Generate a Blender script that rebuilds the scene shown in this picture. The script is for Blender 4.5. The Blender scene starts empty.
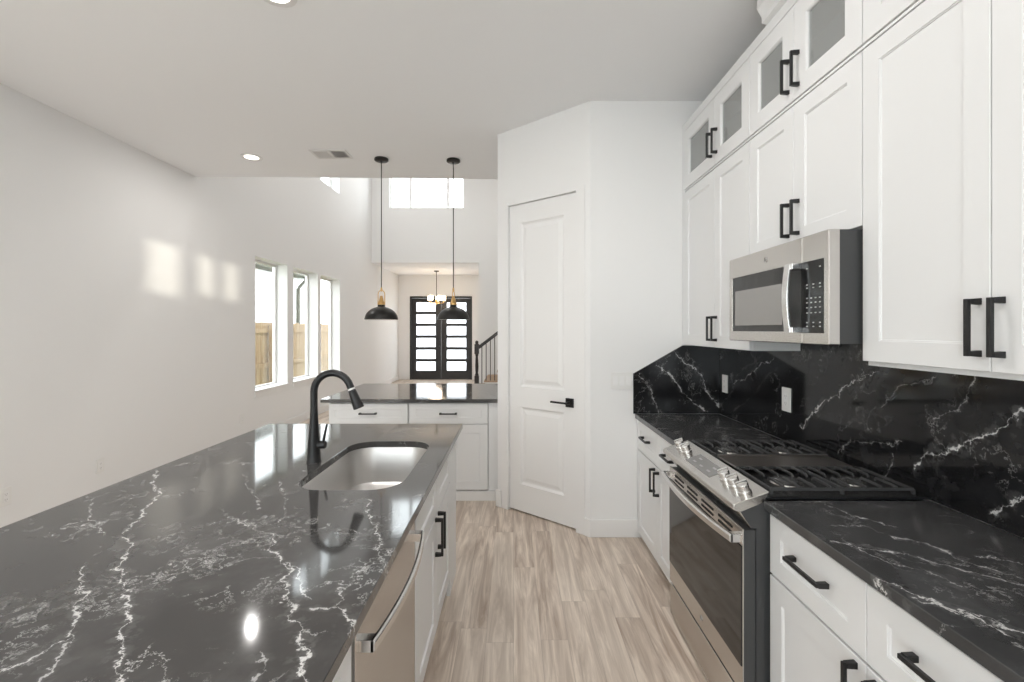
import bpy, bmesh, math, random
from mathutils import Vector, Matrix, Euler
random.seed(7)
C = bpy.context.scene.collection
PI = math.pi

# ------------------------------------------------------------------ camera
H = 1.45
cam_d = bpy.data.cameras.new('camera')
cam = bpy.data.objects.new('camera', cam_d); C.objects.link(cam)
cam.location = (0, 0, H); cam.rotation_euler = (PI/2, 0, 0)
cam_d.sensor_width = 36.0; cam_d.lens = 456.0/1024*36
cam_d.shift_x = -1.5/1024; cam_d.shift_y = -11.5/1024
cam_d.clip_start = 0.03; cam_d.clip_end = 200
bpy.context.scene.camera = cam

# ------------------------------------------------------------------ world, sun, exposure
SKY = 6.0
world = bpy.data.worlds.new('world'); bpy.context.scene.world = world
world.use_nodes = True
bg = world.node_tree.nodes['Background']
bg.inputs['Color'].default_value = (0.90, 0.955, 1.0, 1)
bg.inputs['Strength'].default_value = SKY
sun_d = bpy.data.lights.new('sun', 'SUN'); sun = bpy.data.objects.new('sun', sun_d); C.objects.link(sun)
sun_d.energy = 3.0; sun_d.angle = math.radians(0.7); sun_d.color = (1.0, 0.93, 0.80)
sun.rotation_euler = Vector((-0.5, 1.0, -0.053)).to_track_quat('-Z', 'Y').to_euler()
vs = bpy.context.scene.view_settings
vs.view_transform = 'Standard'; vs.look = 'None'; vs.gamma = 1; vs.use_curve_mapping = False
vs.exposure = 0.18

CAN_W = 7.0          # power of each recessed can
def portal(loc, rot, sx, sy):
    d = bpy.data.lights.new('daylight_portal', 'AREA'); d.shape = 'RECTANGLE'; d.size = sx; d.size_y = sy
    d.cycles.is_portal = True
    o = bpy.data.objects.new('daylight_portal', d); C.objects.link(o); o.location = loc; o.rotation_euler = rot

# ------------------------------------------------------------------ mesh helpers
class MB:
    def __init__(s): s.bm = bmesh.new()
    def box(s, x0, y0, z0, x1, y1, z1):
        v = [s.bm.verts.new(p) for p in ((x0,y0,z0),(x1,y0,z0),(x1,y1,z0),(x0,y1,z0),(x0,y0,z1),(x1,y0,z1),(x1,y1,z1),(x0,y1,z1))]
        for f in ((0,3,2,1),(4,5,6,7),(0,1,5,4),(1,2,6,5),(2,3,7,6),(3,0,4,7)):
            s.bm.faces.new([v[i] for i in f])
        return s
    def prism(s, prof, axis, a, b):
        """prof: 2D points; extruded along axis from a to b."""
        def P(u, w, t):
            return {'x': (t,u,w), 'y': (u,t,w), 'z': (u,w,t)}[axis]
        r0 = [s.bm.verts.new(P(u,w,a)) for u,w in prof]
        r1 = [s.bm.verts.new(P(u,w,b)) for u,w in prof]
        n = len(prof)
        s.bm.faces.new(r0[::-1]); s.bm.faces.new(r1)
        for i in range(n):
            s.bm.faces.new((r0[i], r0[(i+1)%n], r1[(i+1)%n], r1[i]))
        return s
    def lathe(s, prof, n=24, c=(0,0,0), axis='z', closed=False):
        rings = []
        for r, h in prof:
            ring = []
            for k in range(n):
                a = 2*PI*k/n; p = (r*math.cos(a), r*math.sin(a), h)
                if axis == 'x': p = (h, p[0], p[1])
                if axis == 'y': p = (p[0], h, p[1])
                ring.append(s.bm.verts.new((p[0]+c[0], p[1]+c[1], p[2]+c[2])))
            rings.append(ring)
        for i in range(len(rings)-1):
            for k in range(n):
                s.bm.faces.new((rings[i][k], rings[i][(k+1)%n], rings[i+1][(k+1)%n], rings[i+1][k]))
        if closed:
            for k in range(n):
                s.bm.faces.new((rings[-1][k], rings[-1][(k+1)%n], rings[0][(k+1)%n], rings[0][k]))
        else:
            s.bm.faces.new(rings[0][::-1]); s.bm.faces.new(rings[-1])
        return s
    def tube(s, pts, rad, n=12, cap=True, square=False, sx=1, sy=1, up=None):
        pts = [Vector(p) for p in pts]
        if not isinstance(rad, (list, tuple)): rad = [rad]*len(pts)
        T = []
        for i in range(len(pts)):
            a = pts[max(i-1,0)]; b = pts[min(i+1,len(pts)-1)]
            T.append((b-a).normalized())
        u = Vector(up) if up else (Vector((0,0,1)) if abs(T[0].z) < 0.9 else Vector((0,1,0)))
        u = (u - u.dot(T[0])*T[0]).normalized()
        rings = []
        for i, p in enumerate(pts):
            u = (u - u.dot(T[i])*T[i]).normalized(); w = T[i].cross(u)
            ring = []
            if square:
                offs = ((1,1),(-1,1),(-1,-1),(1,-1))
                for a, b in offs: ring.append(s.bm.verts.new(p + (u*a*sx + w*b*sy)*rad[i]))
            else:
                for k in range(n):
                    a = 2*PI*k/n
                    ring.append(s.bm.verts.new(p + (u*math.cos(a)*sx + w*math.sin(a)*sy)*rad[i]))
            rings.append(ring)
        m = len(rings[0])
        for i in range(len(rings)-1):
            for k in range(m):
                s.bm.faces.new((rings[i][k], rings[i][(k+1)%m], rings[i+1][(k+1)%m], rings[i+1][k]))
        if cap:
            s.bm.faces.new(rings[0][::-1]); s.bm.faces.new(rings[-1])
        return s
    def build(s, name, mat, parent=None, bevel=0, smooth=False, loc=None, seg=2):
        bmesh.ops.recalc_face_normals(s.bm, faces=s.bm.faces)
        me = bpy.data.meshes.new(name); s.bm.to_mesh(me); s.bm.free()
        me.materials.append(mat)
        if smooth:
            for p in me.polygons: p.use_smooth = True
        o = bpy.data.objects.new(name, me); C.objects.link(o)
        if parent is not None: o.parent = parent
        if loc is not None: o.location = loc
        if bevel:
            b = o.modifiers.new('bevel', 'BEVEL'); b.width = bevel; b.segments = seg
            b.limit_method = 'ANGLE'; b.angle_limit = math.radians(40)
        if smooth:
            w = o.modifiers.new('wn', 'WEIGHTED_NORMAL') if False else None
            try: me.set_sharp_from_angle(angle=math.radians(38))
            except Exception: pass
        return o

def thing(name, label, cat, loc=(0,0,0), rz=0, group=None):
    o = bpy.data.objects.new(name, None); C.objects.link(o)
    o.empty_display_size = 0.1
    o.location = loc; o.rotation_euler = (0,0,rz)
    o['label'] = label; o['category'] = cat
    if group: o['group'] = group
    return o
def tag(o, label, cat, group=None):
    o['label'] = label; o['category'] = cat
    if group: o['group'] = group
    return o
def struct(o, label=None, cat=None):
    o['kind'] = 'structure'
    if label: o['label'] = label
    if cat: o['category'] = cat
    return o
def copy_tree(o, parent=None):
    c = o.copy(); C.objects.link(c)
    if parent is not None: c.parent = parent
    for ch in [x for x in bpy.data.objects if x.parent == o]: copy_tree(ch, c)
    return c
def text_mesh(txt, size, depth=0.0004):
    cu = bpy.data.curves.new('t', 'FONT'); cu.body = txt; cu.size = size; cu.extrude = depth
    cu.align_x = 'CENTER'; cu.align_y = 'CENTER'
    o = bpy.data.objects.new('t', cu); C.objects.link(o)
    dg = bpy.context.evaluated_depsgraph_get()
    me = bpy.data.meshes.new_from_object(o.evaluated_get(dg))
    bpy.data.objects.remove(o); return me

# ------------------------------------------------------------------ materials
def mat(name, col, rough=0.5, metal=0.0, spec=0.5, coat=0.0, bump=None, emis=None):
    m = bpy.data.materials.new(name); m.use_nodes = True
    nt = m.node_tree; b = nt.nodes['Principled BSDF']
    b.inputs['Base Color'].default_value = (*col, 1)
    b.inputs['Roughness'].default_value = rough
    b.inputs['Metallic'].default_value = metal
    b.inputs['Specular IOR Level'].default_value = spec
    b.inputs['Coat Weight'].default_value = coat
    if emis:
        b.inputs['Emission Color'].default_value = (*emis[0], 1); b.inputs['Emission Strength'].default_value = emis[1]
    if bump:
        tc = nt.nodes.new('ShaderNodeTexCoord'); n = nt.nodes.new('ShaderNodeTexNoise'); bp = nt.nodes.new('ShaderNodeBump')
        mp = nt.nodes.new('ShaderNodeMapping'); mp.inputs['Scale'].default_value = bump[2] if len(bump) > 2 else (1,1,1)
        nt.links.new(tc.outputs['Object'], mp.inputs[0]); nt.links.new(mp.outputs[0], n.inputs['Vector'])
        n.inputs['Scale'].default_value = bump[0]; n.inputs['Detail'].default_value = 3
        bp.inputs['Strength'].default_value = bump[1]; bp.inputs['Distance'].default_value = 0.001
        nt.links.new(n.outputs['Fac'], bp.inputs['Height']); nt.links.new(bp.outputs[0], b.inputs['Normal'])
    return m
M = {}
M['wall'] = mat('painted_wall', (0.86, 0.853, 0.845), 0.75, bump=(260, 0.25))
M['ceiling'] = mat('painted_ceiling', (0.925, 0.925, 0.93), 0.9, bump=(180, 0.3))
M['pwall'] = M['wall']
M['trim'] = mat('white_trim_paint', (0.86, 0.85, 0.84), 0.38)
M['cab'] = mat('white_cabinet_lacquer', (0.80, 0.80, 0.80), 0.34)
M['cabin'] = mat('cabinet_interior', (0.72, 0.71, 0.70), 0.5)
M['black'] = mat('matte_black_metal', (0.018, 0.018, 0.019), 0.38, 0.3)
M['plastic'] = mat('white_plastic', (0.84, 0.83, 0.81), 0.35)
M['slot'] = mat('dark_slot', (0.01, 0.01, 0.01), 0.7)
M['steel'] = mat('brushed_steel', (0.60, 0.575, 0.55), 0.27, 1.0, bump=(40, 0.10, (1,1,22)))
M['steel2'] = mat('satin_steel', (0.62, 0.605, 0.59), 0.36, 1.0)
M['chrome'] = mat('chrome', (0.74, 0.73, 0.72), 0.2, 1.0)
M['ovenglass'] = mat('oven_glass', (0.012, 0.012, 0.012), 0.06, spec=0.6)
M['panelglass'] = mat('panel_glass', (0.014, 0.014, 0.015), 0.16, spec=0.3)
M['enamel'] = mat('black_enamel', (0.016, 0.016, 0.017), 0.22)
M['iron'] = mat('cast_iron', (0.10, 0.10, 0.102), 0.24, 0.4, bump=(300, 0.3))
M['darkside'] = mat('dark_grey_sheet', (0.05, 0.051, 0.053), 0.45)
M['touch'] = mat('grey_touch_panel', (0.22, 0.215, 0.21), 0.25)
M['bronze'] = mat('dark_bronze', (0.03, 0.029, 0.028), 0.38, 0.6)
M['brass'] = mat('aged_brass', (0.62, 0.40, 0.17), 0.28, 1.0)
M['shadewhite'] = mat('shade_inside', (0.75, 0.72, 0.68), 0.5)
M['doordark'] = mat('dark_stained_door', (0.022, 0.020, 0.019), 0.4)
M['railwood'] = mat('dark_stained_rail', (0.02, 0.014, 0.012), 0.35)
M['vent'] = mat('vent_white', (0.8, 0.79, 0.78), 0.5)
M['ventgrey'] = mat('vent_grey', (0.35, 0.34, 0.33), 0.5)
M['bulb'] = mat('lit_glass', (1, 0.9, 0.75), 0.4, emis=((1.0, 0.80, 0.52), 5.0))
M['can'] = mat('lit_diffuser', (1, 1, 1), 0.5, emis=((1.0, 0.93, 0.83), 3.0))
M['siding'] = mat('white_siding', (0.80, 0.81, 0.80), 0.7)
M['eave'] = mat('olive_eave', (0.06, 0.058, 0.038), 0.7)
M['grass'] = mat('yard_grass', (0.16, 0.22, 0.08), 0.9, bump=(40, 1.0))
M['concrete'] = mat('porch_concrete', (0.55, 0.53, 0.5), 0.8)
M['roofing'] = mat('grey_shingle', (0.15, 0.14, 0.135), 0.9)

def glass_mat(name, tint, refl):
    m = bpy.data.materials.new(name); m.use_nodes = True; nt = m.node_tree; nt.nodes.clear()
    o = nt.nodes.new('ShaderNodeOutputMaterial'); mx = nt.nodes.new('ShaderNodeMixShader')
    t = nt.nodes.new('ShaderNodeBsdfTransparent'); g = nt.nodes.new('ShaderNodeBsdfGlossy'); lw = nt.nodes.new('ShaderNodeLayerWeight')
    lw.inputs['Blend'].default_value = 0.5
    pw = nt.nodes.new('ShaderNodeMath'); pw.operation = 'POWER'; pw.inputs[1].default_value = 5.0
    mu = nt.nodes.new('ShaderNodeMath'); mu.operation = 'MULTIPLY_ADD'; mu.inputs[1].default_value = 0.9*refl; mu.inputs[2].default_value = 0.04*refl
    t.inputs[0].default_value = (*tint, 1); g.inputs['Roughness'].default_value = 0.02
    nt.links.new(lw.outputs['Facing'], pw.inputs[0]); nt.links.new(pw.outputs[0], mu.inputs[0]); nt.links.new(mu.outputs[0], mx.inputs[0])
    nt.links.new(t.outputs[0], mx.inputs[1]); nt.links.new(g.outputs[0], mx.inputs[2]); nt.links.new(mx.outputs[0], o.inputs[0])
    return m
M['glass'] = glass_mat('window_glass', (0.97, 0.98, 0.97), 1.0)
M['cabglass'] = glass_mat('cabinet_glass', (0.90, 0.91, 0.905), 1.2)
def frosted(name, tr):
    m = bpy.data.materials.new(name); m.use_nodes = True; nt = m.node_tree; nt.nodes.clear()
    o = nt.nodes.new('ShaderNodeOutputMaterial'); mx = nt.nodes.new('ShaderNodeMixShader')
    a = nt.nodes.new('ShaderNodeBsdfTranslucent'); b = nt.nodes.new('ShaderNodeBsdfTransparent')
    a.inputs[0].default_value = (0.95, 0.96, 0.97, 1); b.inputs[0].default_value = (0.95, 0.96, 0.97, 1)
    mx.inputs[0].default_value = tr
    nt.links.new(a.outputs[0], mx.inputs[1]); nt.links.new(b.outputs[0], mx.inputs[2]); nt.links.new(mx.outputs[0], o.inputs[0])
    return m
M['frost'] = frosted('frosted_glass', 0.35)

_cg = M['cabglass'].node_tree; _mx = [n for n in _cg.nodes if n.type == 'MIX_SHADER'][0]
_d = _cg.nodes.new('ShaderNodeBsdfDiffuse'); _d.inputs[0].default_value = (0.62, 0.63, 0.62, 1)
_m2 = _cg.nodes.new('ShaderNodeMixShader'); _m2.inputs[0].default_value = 0.30
_tr = [n for n in _cg.nodes if n.type == 'BSDF_TRANSPARENT'][0]
_cg.links.new(_tr.outputs[0], _m2.inputs[1]); _cg.links.new(_d.outputs[0], _m2.inputs[2]); _cg.links.new(_m2.outputs[0], _mx.inputs[1])
class NT:
    def __init__(s, name):
        s.m = bpy.data.materials.new(name); s.m.use_nodes = True; s.t = s.m.node_tree
        s.b = s.t.nodes['Principled BSDF']
        s.tc = s.t.nodes.new('ShaderNodeTexCoord')
    def lk(s, a, b): s.t.links.new(a, b)
    def math(s, op, a, b=None, c=None, clamp=False):
        n = s.t.nodes.new('ShaderNodeMath'); n.operation = op; n.use_clamp = clamp
        for i, v in enumerate((a, b, c)):
            if v is None: continue
            if isinstance(v, (int, float)): n.inputs[i].default_value = v
            else: s.lk(v, n.inputs[i])
        return n.outputs[0]
    def noise(s, vec, scale, detail=4, rough=0.5, color=False, dist=0.0, dim='3D'):
        n = s.t.nodes.new('ShaderNodeTexNoise'); n.inputs['Scale'].default_value = scale
        n.inputs['Detail'].default_value = detail; n.inputs['Roughness'].default_value = rough
        n.inputs['Distortion'].default_value = dist
        s.lk(vec, n.inputs['Vector']); return n.outputs['Color' if color else 'Fac']
    def mapping(s, vec, loc=(0,0,0), rot=(0,0,0), sc=(1,1,1)):
        n = s.t.nodes.new('ShaderNodeMapping'); n.inputs['Location'].default_value = loc
        n.inputs['Rotation'].default_value = rot; n.inputs['Scale'].default_value = sc
        s.lk(vec, n.inputs[0]); return n.outputs[0]
    def smooth(s, v, a, b, x=0.0, y=1.0):
        n = s.t.nodes.new('ShaderNodeMapRange'); n.interpolation_type = 'SMOOTHSTEP'
        n.inputs['From Min'].default_value = a; n.inputs['From Max'].default_value = b
        n.inputs['To Min'].default_value = x; n.inputs['To Max'].default_value = y
        s.lk(v, n.inputs['Value']); return n.outputs[0]
    def mix(s, f, a, b):
        n = s.t.nodes.new('ShaderNodeMix'); n.data_type = 'RGBA'
        if isinstance(f, float): n.inputs[0].default_value = f
        else: s.lk(f, n.inputs[0])
        for i, v in ((6, a), (7, b)):
            if isinstance(v, tuple): n.inputs[i].default_value = (*v, 1)
            else: s.lk(v, n.inputs[i])
        return n.outputs[2]
    def vadd(s, a, b, k=1.0):
        n = s.t.nodes.new('ShaderNodeVectorMath'); n.operation = 'MULTIPLY_ADD'
        s.lk(b, n.inputs[0]); n.inputs[1].default_value = (k,k,k); s.lk(a, n.inputs[2]); return n.outputs[0]

def marble(name, plane, veins, seed, base=(0.017,0.017,0.018), rough=0.09, general=1.0, gdir=(1,1,1)):
    """black stone with white veins. plane: two axes of object space; veins: polylines in that plane."""
    s = NT(name)
    P = s.tc.outputs['Object']
    Q = s.mapping(P, loc=(seed*3.1, seed*1.7, seed*0.9))
    sp = s.t.nodes.new('ShaderNodeSeparateXYZ'); 
    wl = s.noise(Q, 5.0, 6, 0.62, color=True)          # domain warp, large and fine
    wf = s.noise(Q, 26.0, 6, 0.7, color=True)
    W = s.vadd(s.vadd(P, wl, 0.15), wf, 0.055)
    s.lk(W, sp.inputs[0])
    off = 0.5*0.15 + 0.5*0.055
    a0, b0 = sp.outputs['XYZ'.index(plane[0])], sp.outputs['XYZ'.index(plane[1])]
    tot = None
    rag = s.smooth(s.noise(Q, 34.0, 3, 0.6), 0.40, 0.66, 0.10, 1.0)      # ragged width
    for (p, q, w, st) in veins:
        px, py = p[0]+off, p[1]+off; qx, qy = q[0]+off, q[1]+off
        L = math.hypot(qx-px, qy-py); dx, dy = (qx-px)/L, (qy-py)/L
        a = s.math('SUBTRACT', a0, px); b = s.math('SUBTRACT', b0, py)
        t = s.math('ADD', s.math('MULTIPLY', a, dx), s.math('MULTIPLY', b, dy))
        tc = s.math('MINIMUM', s.math('MAXIMUM', t, 0.0), L)
        ex = s.math('SUBTRACT', a, s.math('MULTIPLY', tc, dx)); ey = s.math('SUBTRACT', b, s.math('MULTIPLY', tc, dy))
        d = s.math('SQRT', s.math('ADD', s.math('MULTIPLY', ex, ex), s.math('MULTIPLY', ey, ey)))
        d = s.math('DIVIDE', d, s.math('MULTIPLY', rag, w))
        core = s.smooth(d, 0.0, 1.0, st, 0.0)
        halo = s.smooth(d, 0.0, 5.0, st*0.07, 0.0)
        v = s.math('MAXIMUM', core, halo)
        tot = v if tot is None else s.math('MAXIMUM', tot, v)
    # hair veins: ridges of warped noise, kept only in patches
    G = s.mapping(W, sc=gdir)
    def ridge(scale, w, lo, hi, st, sd):
        n1 = s.noise(s.mapping(G, loc=(sd, sd*2, sd*3)), scale, 5, 0.62)
        r = s.math('ABSOLUTE', s.math('SUBTRACT', n1, 0.5))
        r = s.smooth(r, 0.0, w, 1.0, 0.0)
        k = s.smooth(s.noise(s.mapping(Q, loc=(sd*5, sd, sd)), 4.5, 3, 0.5), lo, hi, 0.0, st)
        return s.math('MULTIPLY', r, k)
    tot2 = s.math('MAXIMUM', ridge(4.6, 0.0075, 0.50, 0.64, 0.8*general, 3.3), ridge(9.0, 0.012, 0.53, 0.66, 0.6*general, 8.1))
    if tot is not None: tot2 = s.math('MAXIMUM', tot, tot2)
    cl = s.smooth(s.noise(Q, 7.0, 5, 0.6), 0.42, 0.75, 0.0, 1.0)
    dk = s.mix(cl, base, tuple(c*1.5+0.004 for c in base))
    col = s.mix(s.math('MINIMUM', tot2, 1.0), dk, (0.72, 0.71, 0.70))
    s.lk(col, s.b.inputs['Base Color'])
    s.b.inputs['Roughness'].default_value = rough
    s.b.inputs['Specular IOR Level'].default_value = 0.35 if name.endswith(('splash','side')) else 0.6
    return s.m

def px_top(x, y, z=0.863):
    D = (H-z)*456/(y-329.5); return ((x-513.5)*D/456, D)
def vl(pts, w, st):
    return [(pts[i], pts[i+1], w, st) for i in range(len(pts)-1)]
isl = []
isl += vl([px_top(*p) for p in ((157,470),(152,500),(128,535),(125,570),(122,620),(122,682),(120,800))], 0.0085, 1.0)
for w_, st_, pts in ((0.0085,1.0,((274,533),(277,555),(279,578),(292,600),(297,630),(303,655),(309,690))), (0.006,0.8,((281,563),(301,587),(318,596))),
    (0.0075,0.9,((314,607),(336,606),(355,626),(350,640))), (0.0055,0.75,((336,606),(351,580),(373,560))), (0.0055,0.8,((366,500),(373,530),(376,552),(385,572))),
    (0.006,0.75,((240,518),(255,526),(274,533))), (0.0045,0.6,((250,540),(277,548))), (0.0045,0.6,((244,560),(277,558))), (0.005,0.7,((280,480),(285,500),(276,520))),
    (0.0045,0.6,((296,630),(312,640),(325,637))), (0.005,0.6,((258,655),(270,668),(262,682)))):
    isl += vl([px_top(*p) for p in pts], w_, st_)
isl += vl([px_top(*p) for p in ((90,565),(72,605),(60,640),(20,665),(-40,690))], 0.008, 0.9)
isl += vl([px_top(*p) for p in ((60,640),(40,700))], 0.006, 0.7)
isl += vl([px_top(*p) for p in ((88,495),(105,535))], 0.005, 0.7)
isl += vl([px_top(*p) for p in ((245,475),(255,510))], 0.005, 0.6)
M['isl'] = marble('black_marble_island', 'XY', isl, 1.0, base=(0.056,0.054,0.053), rough=0.07, general=0.9)
cv = []
for w_, st_, pts in ((0.0040,0.8,((817,501),(850,514),(897,527))), (0.0045,0.8,((888,535),(925,542),(962,558),(1024,578))),
    (0.0060,0.95,((835,544),(870,549),(906,552),(956,567),(1021,585),(1060,592))), (0.0045,0.7,((850,547),(885,562),(918,570))),
    (0.0065,0.9,((873,578),(905,588),(947,604),(985,620),(1024,641))), (0.0055,0.8,((917,598),(960,607),(1000,622),(1040,640))),
    (0.0045,0.7,((913,499),(940,503),(965,510))), (0.0035,0.6,((978,556),(1005,558),(1030,564))), (0.0030,0.5,((835,525),(860,523),(880,531))),
    (0.0035,0.5,((835,505),(820,502))), (0.0045,0.6,((925,570),(960,590)))):
    cv += vl([px_top(*p) for p in pts], w_*1.3, min(st_*1.15, 1.0))
M['ctr'] = marble('black_marble_counter', 'XY', cv, 4.0, base=(0.050,0.050,0.051), rough=0.16, general=0.75)
def px_wall(x, y, X=1.45):
    D = 456*X/(x-513.5); return (D, H-(y-329.5)*D/456)
spl = []
spl += vl([px_wall(*p) for p in ((1040,405),(1020,418),(985,432),(945,455),(918,468))], 0.011, 0.95)
spl += vl([px_wall(*p) for p in ((985,378),(965,398),(940,418))], 0.005, 0.5)
spl += vl([px_wall(*p) for p in ((905,447),(870,446),(845,452))], 0.005, 0.45)
spl += vl([px_wall(*p) for p in ((900,455),(890,475),(872,490))], 0.005, 0.45)
spl += vl([px_wall(*p) for p in ((885,368),(845,386),(825,405),(806,432))], 0.007, 0.7)
spl += vl([px_wall(*p) for p in ((935,378),(900,392),(878,408))], 0.0035, 0.35)
spl += vl([px_wall(*p) for p in ((775,358),(757,370),(735,385))], 0.006, 0.5)
spl += vl([px_wall(*p) for p in ((1060,490),(1024,498),(990,512))], 0.009, 0.85)
M['spl'] = marble('black_marble_backsplash', 'YZ', spl, 9.0, base=(0.011,0.011,0.012), rough=0.07, general=0.35)
def px_side(x, y, D=3.19): return ((x-513.5)*D/456, H-(y-329.5)*D/456)
sd = []
sd += vl([px_side(*p) for p in ((637,374),(648,392),(659,412))], 0.008, 0.6)
sd += vl([px_side(*p) for p in ((657,363),(678,385),(705,413))], 0.009, 0.75)
sd += vl([px_side(*p) for p in ((676,351),(700,378),(722,414))], 0.009, 0.75)
M['sidespl'] = marble('black_marble_side', 'XZ', sd, 13.0, base=(0.012,0.012,0.013), rough=0.08, general=0.3)

def floor_mat():
    s = NT('light_oak_planks'); P = s.tc.outputs['Object']
    sx = s.t.nodes.new('ShaderNodeSeparateXYZ'); s.lk(P, sx.inputs[0])
    rx = s.math('DIVIDE', sx.outputs[0], 0.128); row = s.math('FLOOR', rx); fx_ = s.math('SUBTRACT', rx, row)
    def wn(v, dim='1D', w=None):
        n = s.t.nodes.new('ShaderNodeTexWhiteNoise'); n.noise_dimensions = dim
        s.lk(v, n.inputs['W' if dim == '1D' else 'Vector']); return n.outputs['Value']
    ry = s.math('ADD', s.math('DIVIDE', sx.outputs[1], 1.15), wn(row)); idx = s.math('FLOOR', ry); fy_ = s.math('SUBTRACT', ry, idx)
    cc = s.t.nodes.new('ShaderNodeCombineXYZ'); s.lk(row, cc.inputs[0]); s.lk(idx, cc.inputs[1])
    tone = wn(cc.outputs[0], '3D')
    ex = s.math('MULTIPLY', s.math('MINIMUM', fx_, s.math('SUBTRACT', 1.0, fx_)), 0.128)
    ey = s.math('MULTIPLY', s.math('MINIMUM', fy_, s.math('SUBTRACT', 1.0, fy_)), 1.15)
    gap = s.smooth(s.math('MINIMUM', ex, ey), 0.0004, 0.0016, 1.0, 0.0)
    comb = s.t.nodes.new('ShaderNodeCombineXYZ')
    s.lk(s.math('MULTIPLY', tone, 7.0), comb.inputs[0]); s.lk(s.math('MULTIPLY', tone, 13.0), comb.inputs[1])
    PV = s.vadd(P, comb.outputs[0], 1.0)
    g1 = s.noise(s.mapping(PV, sc=(11, 0.9, 1)), 1.6, 6, 0.62, dist=0.9)
    g2 = s.noise(s.mapping(PV, sc=(60, 2.2, 1)), 2.0, 5, 0.6)
    c = s.mix(s.smooth(g1, 0.30, 0.70), (0.35, 0.255, 0.19), (0.87, 0.76, 0.65))
    c = s.mix(s.math('MULTIPLY', s.smooth(g2, 0.35, 0.7), 0.5), c, (0.46, 0.365, 0.30))
    c = s.mix(s.math('MULTIPLY', tone, 0.34), c, (0.86, 0.77, 0.67))
    c = s.mix(s.math('MULTIPLY', gap, 0.35), c, (0.16, 0.11, 0.08))
    s.lk(c, s.b.inputs['Base Color']); s.b.inputs['Roughness'].default_value = 0.38
    bp = s.t.nodes.new('ShaderNodeBump'); bp.inputs['Strength'].default_value = 0.25; bp.inputs['Distance'].default_value = 0.001
    s.lk(s.math('SUBTRACT', g2, gap), bp.inputs['Height']); s.lk(bp.outputs[0], s.b.inputs['Normal'])
    return s.m
M['floor'] = floor_mat()
def wood_mat(name, c1, c2, sc):
    s = NT(name); P = s.tc.outputs['Object']
    g = s.noise(s.mapping(P, sc=sc), 2.0, 5, 0.6, dist=0.5)
    s.lk(s.mix(s.smooth(g, 0.3, 0.7), c1, c2), s.b.inputs['Base Color']); s.b.inputs['Roughness'].default_value = 0.7
    return s.m
M['fence'] = wood_mat('cedar_fence', (0.23, 0.135, 0.062), (0.36, 0.265, 0.155), (1, 7.3, 0.5))
M['tread'] = wood_mat('oak_tread', (0.33, 0.22, 0.14), (0.50, 0.37, 0.26), (1, 8, 1))

# ------------------------------------------------------------------ the room shell
X_L, X_R = -3.33, 1.455
CEIL, Y_PW, Y_CE, Y_FW, Y_DW, Y_BK = 3.05, 3.19, 4.83, 10.7, 13.2, -3.5
X_GR = 3.6; GCEIL = 5.7; FCEIL = 3.02; X_FR = -0.82

def wall(name, axis, at0, at1, u0, u1, z0, z1, holes=(), m=None, parent=None, origin=None):
    """slab between at0..at1 on `axis`, spanning u and z, with rectangular holes (ua,ub,za,zb)."""
    us = sorted({u0, u1, *[h[0] for h in holes], *[h[1] for h in holes]})
    zs = sorted({z0, z1, *[h[2] for h in holes], *[h[3] for h in holes]})
    def solid(i, j):
        if i < 0 or j < 0 or i >= len(us)-1 or j >= len(zs)-1: return False
        cu, cz = (us[i]+us[i+1])/2, (zs[j]+zs[j+1])/2
        return not any(h[0] < cu < h[1] and h[2] < cz < h[3] for h in holes)
    bm = bmesh.new(); cache = {}
    def V(a, u, z):
        k = (a, round(u,5), round(z,5))
        if k not in cache: cache[k] = bm.verts.new((a,u,z) if axis == 'x' else (u,a,z))
        return cache[k]
    for i in range(len(us)-1):
        for j in range(len(zs)-1):
            if not solid(i,j): continue
            a, b, c, d = us[i], us[i+1], zs[j], zs[j+1]
            for t in (at0, at1): bm.faces.new([V(t,a,c), V(t,b,c), V(t,b,d), V(t,a,d)])
            if not solid(i-1,j): bm.faces.new([V(at0,a,c), V(at1,a,c), V(at1,a,d), V(at0,a,d)])
            if not solid(i+1,j): bm.faces.new([V(at0,b,c), V(at1,b,c), V(at1,b,d), V(at0,b,d)])
            if not solid(i,j-1): bm.faces.new([V(at0,a,c), V(at1,a,c), V(at1,b,c), V(at0,b,c)])
            if not solid(i,j+1): bm.faces.new([V(at0,a,d), V(at1,a,d), V(at1,b,d), V(at0,b,d)])
    bmesh.ops.recalc_face_normals(bm, faces=bm.faces)
    me = bpy.data.meshes.new(name); bm.to_mesh(me); bm.free(); me.materials.append(m or M['wall'])
    o = bpy.data.objects.new(name, me); C.objects.link(o)
    if parent: o.parent = parent
    return o

struct(MB().box(X_L-0.2, Y_BK-0.2, -0.1, X_GR+0.2, Y_DW+0.2, 0).build('floor', M['floor']))
WZ0, WZ1 = 0.645, 2.40
WIN = [(5.88, 6.716), (6.896, 7.763), (7.884, 8.75)]
CLER = [(6.896, 7.763), (7.884, 8.72)]
struct(wall('wall_left', 'x', X_L-0.22, X_L, Y_BK, Y_DW+0.15, 0, GCEIL+0.1,
    [(a, b, WZ0, WZ1) for a, b in WIN] + [(a, b, 4.04, 4.85) for a, b in CLER]))
struct(wall('wall_right', 'x', X_R, X_R+0.15, Y_BK, Y_PW+0.12, 0, CEIL+0.2))
BKH = [(-3.2, -0.95, 0.10, 2.45), (-0.78, -0.10, 0.10, 2.45), (0.50, 0.77, 2.20, 2.70), (0.83, 1.030, 2.26, 2.70), (1.042, 1.25, 2.26, 2.70)]  # added unseen openings: large ones for fill light, transoms shaped for the sun patches
struct(wall('wall_back', 'y', Y_BK-0.15, Y_BK, X_L-0.15, X_R+0.15, 0, CEIL+0.2, BKH))
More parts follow.
